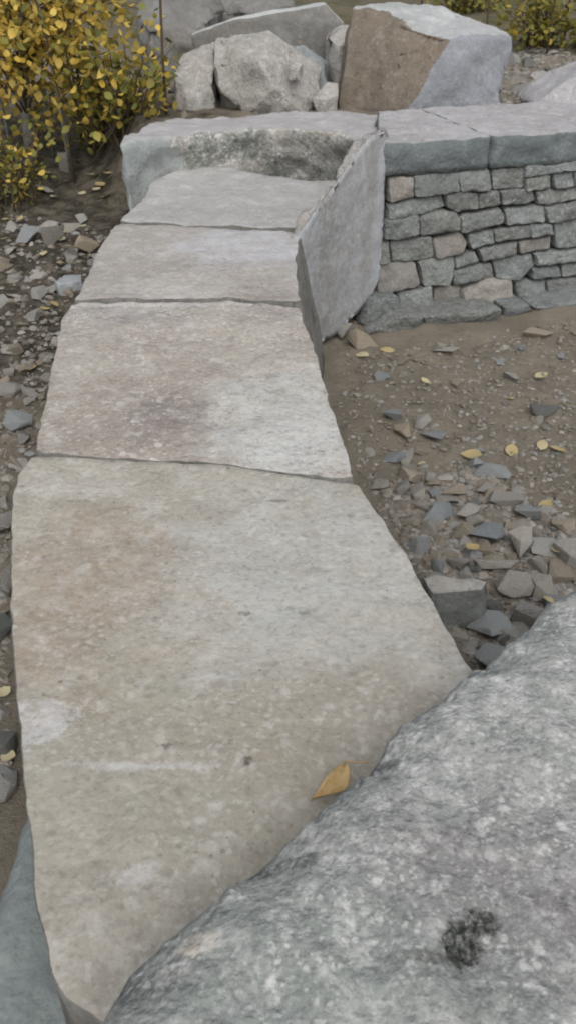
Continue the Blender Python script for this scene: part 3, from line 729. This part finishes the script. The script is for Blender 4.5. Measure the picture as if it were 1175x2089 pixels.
T = [  # x, y, width, height, kind, angle, label
 (936, 1090, 46, 36, 'loose_tan', .2, 'rounded tan stone just left of the long blue grey wedge'),
 (884, 1070, 34, 66, 'loose_blue', -.3, 'upright blue grey stone tapering to a point, left of the tan stone'),
 (985, 1108, 56, 62, 'loose_blue', -.9, 'long blue grey wedge stone lying right of the rounded tan stone'),
 (952, 1054, 48, 28, 'loose_pale', .1, 'pale oval stone just above the rounded tan stone'),
 (968, 1070, 30, 22, 'loose_pale', .2, 'small pale stone touching the underside of the pale oval stone'),
 (1052, 1118, 52, 58, 'loose', -.6, 'upright grey brown stone right of the long blue grey wedge'),
 (1105, 1126, 58, 42, 'loose_pale', .1, 'pale blocky stone near the right edge of the rubble'),
 (1020, 1158, 90, 34, 'loose', -.1, 'wide flat grey stone below the long blue grey wedge'),
 (1048, 1200, 72, 58, 'loose', .1, 'big rounded grey stone in the middle of the rubble pile'),
 (1090, 1162, 48, 42, 'loose', .0, 'round dull grey stone left of the leaf near the right edge'),
 (1102, 1212, 44, 58, 'loose', -.3, 'tall grey stone touching the right of the big rounded one'),
 (1138, 1180, 46, 60, 'loose_tan', -.2, 'beige stone beside the yellow leaf at the right edge'),
 (1165, 1150, 60, 60, 'loose', .0, 'large grey stone cut off by the right edge of the photo'),
 (945, 1162, 56, 28, 'loose', .05, 'flat grey stone under the pale yellow leaf'),
 (1068, 1272, 76, 66, 'loose', .2, 'broad brown grey stone at the edge of the speckled boulder'),
 (992, 1290, 60, 62, 'loose_blue', .6, 'dark blue grey stone above the tip of the rubble pile'),
 (1030, 1304, 54, 34, 'loose', -.1, 'flat grey stone low in the pile, beside the speckled boulder'),
 (1003, 1350, 62, 40, 'loose_blue', .2, 'lowest grey stone, wedged between nearest slab and boulder'),
 (950, 1275, 40, 24, 'loose_dark', .0, 'small dark stone below the large flat slate'),
 (935, 1305, 40, 20, 'loose', .0, 'thin grey stone beside the nearest slab, low in the pile'),
 (1000, 1245, 36, 30, 'loose_dark', .2, 'small dark stone right of the large flat slate'),
 (838, 980, 46, 44, 'loose_tan', .7, 'tan triangular stone just right of the seam of the two nearest slabs'),
 (776, 996, 36, 18, 'loose_pale', .1, 'pale flat stone close to the corner of the second slab'),
 (880, 895, 34, 30, 'loose_blue', .0, 'round blue grey stone alone on the soil'),
 (862, 870, 28, 26, 'loose_pale', .1, 'small pale stone above the round blue grey one'),
 (820, 884, 26, 40, 'loose_tan', .1, 'tan upright stone left of the round blue grey one'),
 (798, 858, 34, 42, 'loose_blue', -.5, 'blue grey tilted stone nearest the waist of the second slab'),
 (832, 940, 22, 52, 'loose', -.2, 'narrow grey stone standing above the tan triangular stone'),
 (802, 940, 42, 20, 'loose_blue', .1, 'flat blue grey stone left of the narrow one'),
 (858, 926, 24, 22, 'loose_tan', .0, 'little reddish tan stone right of the narrow grey stone'),
 (965, 955, 46, 24, 'loose_blue', -.3, 'blue grey stone just below a pale fallen leaf'),
 (1005, 975, 60, 30, 'loose_blue', -.4, 'larger blue grey stone below and right of the pale fallen leaf'),
 (990, 1002, 34, 18, 'loose_pale', .0, 'pale blue stone at the upper rim of the rubble'),
 (1025, 1030, 60, 30, 'loose', .1, 'long grey stone at the upper right rim of the rubble'),
 (925, 1008, 46, 26, 'loose_tan', .1, 'brown stone at the upper rim of the rubble'),
 (1075, 1060, 50, 40, 'loose_blue', -.4, 'blue grey stone half buried at the right of the rubble'),
 (1105, 845, 66, 16, 'loose_dark', .1, 'long dark stone lying on the soil at the right'),
 (1120, 842, 26, 16, 'loose_pale', .0, 'pale stone resting against the long dark stone'),
 (1038, 775, 26, 18, 'loose_pale', .0, 'single pale stone on the soil below the wall'),
 (1092, 686, 64, 20, 'loose_tan', .6, 'long tan stone leaning on the soil below the right of the wall'),
 (740, 704, 56, 34, 'loose_tan', -.5, 'tan brown stone at the foot of the sawn face'),
 (712, 690, 50, 34, 'loose', .1, 'grey stone tucked against the bottom of the sawn face'),
 (905, 720, 44, 18, 'loose_pale', .4, 'pale flat stone on the soil below the long footing stone'),
 (1040, 1082, 26, 26, 'loose_tan', .0, 'small yellowish round stone right of the pale oval stone'),
 (818, 1160, 52, 30, 'loose', -.6, 'grey stone against the right edge of the nearest slab'),
 (855, 1040, 30, 30, 'loose', .3, 'grey stone left of the upright tapering one'),
 (915, 1140, 40, 20, 'loose_tan', .3, 'small tan stone left of the pale yellow leaf'),
]
for x, y, ww, hh, k, a, lb in T: loose(x, y, ww, hh, k, lb, a, sink=.18)
# large flat slate in the pile: a slab with a darker coloured flank
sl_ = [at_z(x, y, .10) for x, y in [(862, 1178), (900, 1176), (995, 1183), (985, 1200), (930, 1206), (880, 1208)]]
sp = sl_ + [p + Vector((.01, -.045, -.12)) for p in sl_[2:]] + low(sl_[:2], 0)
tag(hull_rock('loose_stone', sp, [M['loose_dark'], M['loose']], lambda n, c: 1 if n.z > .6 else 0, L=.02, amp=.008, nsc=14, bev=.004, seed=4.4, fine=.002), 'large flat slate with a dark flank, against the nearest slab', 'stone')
# long flat stone on the left, by the third slab
fl_ = [at_z(x, y, .33) for x, y in [(110, 572), (130, 561), (168, 558), (166, 572), (120, 580)]]
tag(hull_rock('loose_stone', fl_ + [p + Vector((0, 0, -.10)) for p in fl_], [M['loose_blue']], L=.03, amp=.008, nsc=12, bev=.006, seed=4.9), 'flat grey stone jutting out beside the third slab on the left', 'stone')
TL = [
 (55, 492, 46, 34, 'loose_blue', .3, 'pale grey stone on the dark soil at far left, largest there'),
 (110, 500, 46, 46, 'loose', -.5, 'grey stone right of the pale one on the dark soil'),
 (170, 455, 20, 20, 'loose_pale', 0, 'small whitish stone on dark soil near the rough block'),
 (90, 392, 34, 20, 'loose_pale', .1, 'whitish stone under the yellow sapling'),
 (135, 350, 36, 34, 'loose', .2, 'grey stone under the leaves left of the rough block'),
 (112, 596, 28, 16, 'loose_pale', .1, 'small pale stone below the flat jutting stone'),
 (85, 608, 30, 28, 'loose_pale', .5, 'pale block shaped stone left of the third slab'),
 (30, 608, 28, 14, 'loose_pale', 0, 'cream stone near the left edge of the photo'),
 (180, 512, 40, 34, 'loose_tan', .3, 'tan stone touching the left edge of the third slab'),
 (42, 870, 44, 44, 'loose_blue', -.5, 'blue grey squarish stone left of the second slab'),
 (20, 800, 46, 30, 'loose', .2, 'grey stone at the left edge beside the second slab'),
 (45, 752, 40, 22, 'loose_tan', 0, 'tan stone next to an orange leaf on the left'),
 (28, 722, 34, 22, 'loose', .2, 'grey rounded stone at left above the tan one'),
 (10, 1200, 44, 90, 'loose', 0, 'long grey stone peeping out left of the nearest slab'),
 (8, 1080, 40, 70, 'loose_pale', 0, 'pale grey stone left of the top of the nearest slab'),
 (6, 1290, 40, 60, 'loose_dark', 0, 'dark grey stone left of the middle of the nearest slab'),
 (12, 1530, 50, 40, 'loose_dark', 0, 'dark stone at the left edge below the white patch of the nearest slab'),
 (14, 1610, 40, 50, 'loose', 0, 'grey stone just above the blue grey base stone'),
]
for x, y, ww, hh, k, a, lb in TL: loose(x, y, ww, hh, k, lb, a, sink=.15)
# unnamed small stones, scattered by area
def scatter(poly, n, wmin, wmax, kinds, label, group, seed, bias=1.6):
    r = random.Random(seed); xs = [p[0] for p in poly]; ys = [p[1] for p in poly]; c = 0
    while c < n:
        x, y = r.uniform(min(xs), max(xs)), r.uniform(min(ys), max(ys))
        if not inside((x, y), poly): continue
        ww = wmin + (wmax - wmin) * r.random() ** bias
        loose(x, y, ww, ww * r.uniform(.55, .9), r.choice(kinds), label, r.uniform(0, 3), group, sink=.36); c += 1
RIGHT = [(700, 720), (1175, 655), (1175, 1200), (975, 1370), (850, 1180), (735, 985), (690, 840)]
PILE = [(770, 985), (860, 940), (1010, 960), (1175, 1080), (1175, 1210), (975, 1365), (860, 1185)]
LEFT = [(0, 430), (225, 470), (145, 630), (100, 800), (66, 925), (20, 1000), (18, 1600), (0, 1650)]
scatter(PILE, 92, 18, 52, ['loose', 'loose', 'loose_blue', 'loose_tan', 'loose_dark'], 'small unremarkable stone filling the rubble pile right of the nearest slab', 'small stones of the rubble pile', 31)
scatter(RIGHT, 40, 11, 26, ['loose', 'loose_blue', 'loose_tan', 'loose_pale'], 'small loose stone scattered on the brown soil below the wall', 'small stones on the brown soil', 32)
scatter(LEFT, 62, 14, 38, ['loose', 'loose', 'loose_blue', 'loose_tan', 'loose_pale'], 'small loose stone on the ground along the left of the slabs', 'small stones left of the slabs', 33)
scatter([(1035, 120), (1175, 100), (1175, 160), (1090, 205), (1025, 210)], 28, 12, 40, ['loose', 'loose', 'loose_dark', 'loose_pale'], 'small stone in the rubble behind the cap stones at right', 'rubble stones behind the cap stones', 34)
scatter([(620, 60), (720, 60), (700, 210), (640, 225)], 7, 14, 34, ['loose', 'loose_tan', 'loose_pale'], 'small stone in the gap left of the split boulder', 'stones between the boulders', 35)
scatter([(280, 110), (420, 180), (500, 235), (300, 250), (250, 275)], 6, 12, 30, ['loose', 'loose_dark', 'loose_tan'], 'small stone on the ground just behind the rough block', 'stones behind the rough block', 36)

# gravel: uncounted grit on the soil
def gravel(name, polys, label, mat):
    r = random.Random(77); V, Fc = [], []
    for poly, n, smin, smax in polys:
        xs = [p[0] for p in poly]; ys = [p[1] for p in poly]; c = 0
        while c < n:
            x, y = r.uniform(min(xs), max(xs)), r.uniform(min(ys), max(ys))
            if not inside((x, y), poly): continue
            c += 1; p = hit(x, y); s = smin + (smax - smin) * r.random() ** 2.5
            b = len(V); rz = r.uniform(0, 6.28); rx = r.uniform(.6, 1.2); ry = r.uniform(.6, 1.2); rh = r.uniform(.4, .8)
            k = r.choice((4, 5, 6))
            for lv, (rad, zz) in enumerate(((1, -.1), (.95, .35), (.5, .8))):
                for q in range(k):
                    a = rz + q * 6.2832 / k + r.uniform(-.25, .25); rr = rad * r.uniform(.8, 1.15)
                    V.append((p.x + math.cos(a) * s * rx * rr, p.y + math.sin(a) * s * ry * rr, p.z + zz * s * rh * r.uniform(.85, 1.1)))
            for lv in range(2):
                for q in range(k):
                    q2 = (q + 1) % k; Fc.append((b + lv * k + q, b + lv * k + q2, b + (lv + 1) * k + q2, b + (lv + 1) * k + q))
            Fc.append(tuple(b + 2 * k + q for q in range(k)))
    o = mesh_obj(name, V, Fc, mat, smooth=False)
    return tag(o, label, 'gravel', kind='stuff')
gm = NT('gravel')
gi = gm.new('ShaderNodeNewGeometry').outputs['Random Per Island']
rp = gm.new('ShaderNodeValToRGB'); gm.put(rp.inputs[0], gi); e = rp.color_ramp.elements
for c, p in ((S(112, 107, 98), 0), (S(142, 135, 124), .4), (S(154, 155, 153), .6), (S(128, 118, 105), .8), (S(178, 174, 166), 1)):
    if p == 0: e[0].color = c
    elif p == 1: e[-1].color = c
    else: x = e.new(p); x.color = c
M['gravel'] = gm.done(gm.mix(gm.math('MULTIPLY', gm.noise(90), .5), rp.outputs[0], S(100, 94, 84)), gm.bump(gm.noise(160, 5), .6, .006))
gravel('gravel', [(RIGHT, 5200, .003, .015), (PILE, 1800, .005, .022), (PILE, 420, .012, .034), (LEFT, 900, .005, .022), ([(1030, 110), (1175, 90), (1175, 205), (1025, 212)], 1300, .006, .03), ([(620, 60), (720, 60), (700, 210), (640, 225)], 150, .006, .02)], 'fine grit and gravel strewn over the brown soil', M['gravel'])

# ------------------------------------------------------------------ leaves
def leaf_mesh(name, mat, L=1.0, Wd=.62, fold=.18, curl=.15, n=5):
    V, Fc = [], []
    for i in range(n + 1):
        t = i / n; w_ = Wd / 2 * (math.sin(math.pi * t ** .8) ** .85 if 0 < i < n else 0.001)
        z = curl * L * (t - .5) ** 2 * 2
        V += [(t * L, -w_ * L, z + fold * w_ * L), (t * L, 0, z), (t * L, w_ * L, z + fold * w_ * L)]
    for i in range(n):
        a = i * 3
        Fc += [(a, a + 3, a + 4, a + 1), (a + 1, a + 4, a + 5, a + 2)]
    me = bpy.data.meshes.new(name); me.from_pydata(V, [], Fc); me.materials.append(mat)
    me.polygons.foreach_set('use_smooth', [True] * len(me.polygons)); return me
# the ochre leaf on the nearest slab: curved blade and stalk
def big_leaf():
    base, tip = at_z(703, 1560, .545), at_z(641, 1646, .542)
    root = empty('fallen_leaf', (base + tip) / 2 - Vector((0, 0, .006)))
    inv = Matrix.Translation(-root.location)
    d = tip - base; L = d.length; d.normalize(); s = Vector((-d.y, d.x, 0)).normalized()
    V, Fc = [], []; n = 16; m = 6
    for i in range(n + 1):
        t = i / n
        wl = .0175 * (math.sin(math.pi * min(1, t ** .85)) ** .7 if 0 < t < 1 else 0) * (1 - .25 * t)
        bend = .010 * math.sin(t * 3.0) - .006 * t
        for j in range(m + 1):
            q = j / m * 2 - 1
            pos = base + d * (L * t) + s * (q * wl * (1.05 if q > 0 else .9) + bend) + Vector((0, 0, .004 + .006 * abs(q) ** 1.5 + .004 * math.sin(t * 7 + q * 2) - .004 * math.cos(t * 3)))
            V.append(inv @ pos)
    for i in range(n):
        for j in range(m):
            a = i * (m + 1) + j; Fc.append((a, a + 1, a + m + 2, a + m + 1))
    bl = mesh_obj('blade', V, Fc, M['bigleaf'], root)
    tube('midrib', [Vector(V[i * (m + 1) + m // 2]) + Vector((0, 0, .0006)) for i in range(n + 1)], [.0009 * (1 - .7 * i / n) for i in range(n + 1)], M['bigleaf'], bl, None, 5)
    md = bl.modifiers.new('thickness', 'SOLIDIFY'); md.thickness = .0006
    pts = [base + Vector((0, 0, .004)), at_z(715, 1552, .548), at_z(730, 1556, .549), at_z(751, 1555, .552)]
    tube('stalk', pts, [.0016, .0012, .0011, .0013], M['bigleaf'], root, inv)
    return root
def tube(name, pts, rad, mat, parent=None, inv=None, sides=6):
    V, Fc = [], []
    for i, p in enumerate(pts):
        d = (pts[min(i + 1, len(pts) - 1)] - pts[max(i - 1, 0)]).normalized()
        a = d.cross(Vector((0, 0, 1)) if abs(d.z) < .9 else Vector((1, 0, 0))).normalized(); b = d.cross(a)
        for k in range(sides):
            t = k * 6.28318 / sides; q = p + (a * math.cos(t) + b * math.sin(t)) * rad[i]
            V.append(inv @ q if inv else q)
    for i in range(len(pts) - 1):
        for k in range(sides):
            k2 = (k + 1) % sides; Fc.append((i * sides + k, i * sides + k2, (i + 1) * sides + k2, (i + 1) * sides + k))
    Fc.append(tuple(range(sides))[::-1]); Fc.append(tuple(range((len(pts) - 1) * sides, len(pts) * sides)))
    return mesh_obj(name, V, Fc, mat, parent)
tag(big_leaf(), 'single ochre leaf with its stalk lying on the nearest slab', 'leaf')

# fallen leaves, traced
FLM = [leaf_mesh('fallen_leaf', M['leaf_fallen'], 1, w_, f, c) for w_, f, c in ((.7, .2, .3), (.6, -.15, -.2), (.8, .3, .2))]
rl = random.Random(9)
def fallen(px, py, wpx, label, group=None, on=None):
    p = hit(px, py); s = zdepth(p) / F_PX; o = link('fallen_leaf', rl.choice(FLM)); L = wpx * s * 1.1
    o.scale = (L, L, L); o.rotation_euler = (rl.uniform(-.3, .3), rl.uniform(-.3, .3), rl.uniform(0, 6.28))
    o.location = (p.x - L * .4 * math.cos(o.rotation_euler.z), p.y - L * .4 * math.sin(o.rotation_euler.z), p.z + .012 + (.03 if on else 0))
    return tag(o, label, 'leaf', group)
for x, y, ww, lb, on in [
    (1104, 914, 34, 'cream leaf on the soil at right, beside a yellow one', 0), (1132, 924, 36, 'yellow leaf touching the cream leaf on the soil', 0),
    (1042, 922, 34, 'pale leaf left of the cream and yellow pair', 0), (964, 934, 40, 'pale leaf on the soil above the blue grey stones', 0),
    (1100, 776, 28, 'pale yellow leaf on the upper right of the soil', 0), (1112, 1034, 34, 'cream leaf on the soil above the rubble at right', 0),
    (958, 1140, 32, 'yellow leaf lying in the middle of the rubble pile', 1), (1112, 1244, 30, 'yellow leaf in the rubble next to the speckled boulder', 1),
    (1138, 1145, 34, 'upright yellow leaf between stones at the right edge', 1), (735, 728, 32, 'yellow leaf at the foot of the sawn face', 0),
    (792, 718, 28, 'dull yellow leaf below the wall footing', 0), (866, 782, 24, 'reddish leaf on the soil below the wall', 0),
    (860, 952, 22, 'small yellow leaf between stones right of the second slab', 0), (1040, 818, 18, 'tiny cream leaf in the middle of the soil', 0),
    (65, 757, 28, 'orange leaf on the ground left of the second slab', 0), (12, 1420, 34, 'pale yellow leaf beside the white patch of the nearest slab', 0),
    (20, 1552, 36, 'brown orange leaf left of the nearest slab', 0), (148, 530, 34, 'yellow leaf on stones left of the third slab', 1)]:
    fallen(x, y, ww, lb, on=on)
n_ = 0
while n_ < 32:
    x, y = rl.uniform(0, 230), rl.uniform(330, 640)
    if not inside((x, y), [(0, 330), (232, 330), (232, 450), (150, 600), (120, 640), (0, 640)]): continue
    n_ += 1; fallen(x, y, rl.uniform(14, 26), 'fallen yellow leaf littering the dark soil at left', 'leaves littering the dark soil')

# ------------------------------------------------------------------ shrubs
def shrub(name, base, tips, leafL, leaf_mats, label, cat, n_leaf, spread, trunk=None, parts=300, seed=1, along=.35):
    r = random.Random(seed)
    root = empty(name, base); inv = Matrix.Translation(-Vector(base)); B = Vector(base)
    if trunk:
        tube('trunk', trunk[0], trunk[1], M['bark'], root, inv, 10)
    cand = []
    for t in tips:
        b = B + Vector((r.uniform(-.15, .15), r.uniform(-.15, .15), -.03))
        if trunk: b = trunk[0][r.randrange(1, len(trunk[0]) - 1)]
        mid = b.lerp(t, .5) + Vector((r.uniform(-.08, .08), r.uniform(-.08, .08), .10))
        pts = []
        for i in range(9):
            u = i / 8; pts.append(b * (1 - u) ** 2 + mid * 2 * u * (1 - u) + t * u * u + Vector((r.uniform(-.01, .01), r.uniform(-.01, .01), 0)))
        tube('stem', pts, [.007 * (1 - .75 * i / 8) for i in range(9)], M['twig'], root, inv, 5)
        for _ in range(n_leaf):
            u = along + (1 - along) * r.random(); k = min(7, int(u * 8)); p = pts[k].lerp(pts[k + 1], u * 8 - k)
            cand.append(p + Vector((r.gauss(0, spread), r.gauss(0, spread), r.gauss(0, spread))))
    for _ in range(4):
        b = B + Vector((r.uniform(-.5, .4), r.uniform(-.25, .3), -.05)); h_ = r.uniform(.7, 1.5); lx, ly = r.uniform(-.12, .12), r.uniform(-.1, .1)
        b.z = gz(b.x, b.y) - .03
        tube('stem', [b + Vector((lx * u * u, ly * u, h_ * u)) for u in (0, .25, .5, .75, 1)], [.009, .008, .007, .005, .002], M['bark'] if cat == 'tree' else M['twig'], root, inv, 5)
    LM = [leaf_mesh('leaf', m, 1, w_, f, .25) for m, w_, f in zip(leaf_mats, (.75, .65, .8, .7), (.25, -.2, .1, .3))]
    def mat(p):
        L = leafL * r.uniform(.7, 1.2)
        return Matrix.Translation(p - B) @ Matrix.Rotation(r.uniform(0, 6.28), 4, 'Z') @ Matrix.Rotation(r.uniform(-.3, 1.2), 4, 'Y') @ Matrix.Rotation(r.uniform(-.9, .9), 4, 'X') @ Matrix.Scale(L, 4)
    cand.sort(key=lambda p: (p - EYE).length)
    vis = lambda p: (lambda v: v[1] > 0 and abs(v[0]) < .37 * v[1] and v[2] < .66 * v[1])((p.x, zdepth(p), (p.y * SP + (p.z - CAMZ) * CP)))
    seen = [p for p in cand if vis(p)]; rest = [p for p in cand if not vis(p)]
    for p in seen[:parts]:
        o = link('leaf', r.choice(LM), root); o.matrix_local = mat(p)
    V, Fc = {}, {}
    for p in seen[parts:] + rest:
        me = r.choice(LM); mm = mat(p); k = me.materials[0].name; V.setdefault(k, []); Fc.setdefault(k, []); b = len(V[k])
        V[k] += [mm @ v.co for v in me.vertices]; Fc[k] += [tuple(b + i for i in f.vertices) for f in me.polygons]
    for k in V: tag(mesh_obj('foliage', V[k], Fc[k], bpy.data.materials[k], root), kind='stuff')
    return tag(root, label, cat)
def tipset(poly, n, y0, y1, seed):
    r = random.Random(seed); out = []; xs = [p[0] for p in poly]; ys = [p[1] for p in poly]
    while len(out) < n:
        x, y = r.uniform(min(xs), max(xs)), r.uniform(min(ys), max(ys))
        if inside((x, y), poly): out.append(at_y(x, y, r.uniform(y0, y1)))
    return out
tb = hit(64, 330); 
trk = [Vector((tb.x, tb.y, tb.z - .05)), at_y(56, 240, tb.y), at_y(46, 140, tb.y + .03), at_y(40, 40, tb.y + .05), at_y(30, -80, tb.y + .05), at_y(36, -220, tb.y + .08)]
shrub('sapling', tb, tipset([(-120, -260), (240, -220), (330, 20), (270, 190), (60, 230), (-120, 200)], 58, tb.y - .5, tb.y + .7, 3), .049, [M['leaf_y'], M['leaf_y'], M['leaf_g'], M['leaf_y']], 'yellow leaved sapling with a grey trunk at the upper left', 'tree', 54, .10, (trk, [.036, .032, .030, .027, .022, .01]), 300, 3)
b2 = hit(230, 290)
shrub('shrub', b2, tipset([(120, 70), (250, 60), (330, 85), (395, 95), (360, 190), (260, 260), (100, 290)], 34, b2.y - .4, b2.y + .3, 4), .05, [M['leaf_g'], M['leaf_y'], M['leaf_g'], M['leaf_d']], 'green and yellow shrub reaching towards the small pale boulder', 'shrub', 26, .06, None, 300, 4, .4)
b3 = hit(20, 420)
shrub('shrub', b3, tipset([(-120, 180), (80, 190), (130, 280), (70, 350), (-120, 380)], 24, b3.y - .2, b3.y + .5, 5), .040, [M['leaf_d'], M['leaf_g'], M['leaf_y'], M['leaf_d']], 'low dull green shrub at the left edge under the sapling', 'shrub', 22, .06, None, 260, 5, .3)
for i, (x, y, tips, lb) in enumerate([
    (1110, 96, [(1030, -50), (1140, -60), (1150, 60), (1040, 70)], 'hazy yellow green bush in the top right corner'),
    (950, 24, [(860, -70), (1040, -70), (1040, 20), (900, 20)], 'yellow brown bush right above the split boulder'),
    (1200, 100, [(1140, -60), (1330, -60), (1330, 70), (1150, 80)], 'yellow bush cut off by the right edge above the pale smooth boulder')]):
    bb = hit(x, y)
    shrub('bush', bb, tipset(tips, 26, bb.y - .4, bb.y + .5, 20 + i), .05, [M['leaf_g'], M['leaf_d'], M['leaf_d'], M['leaf_g']], lb, 'bush', 30, .10, None, 120, 30 + i, .15)
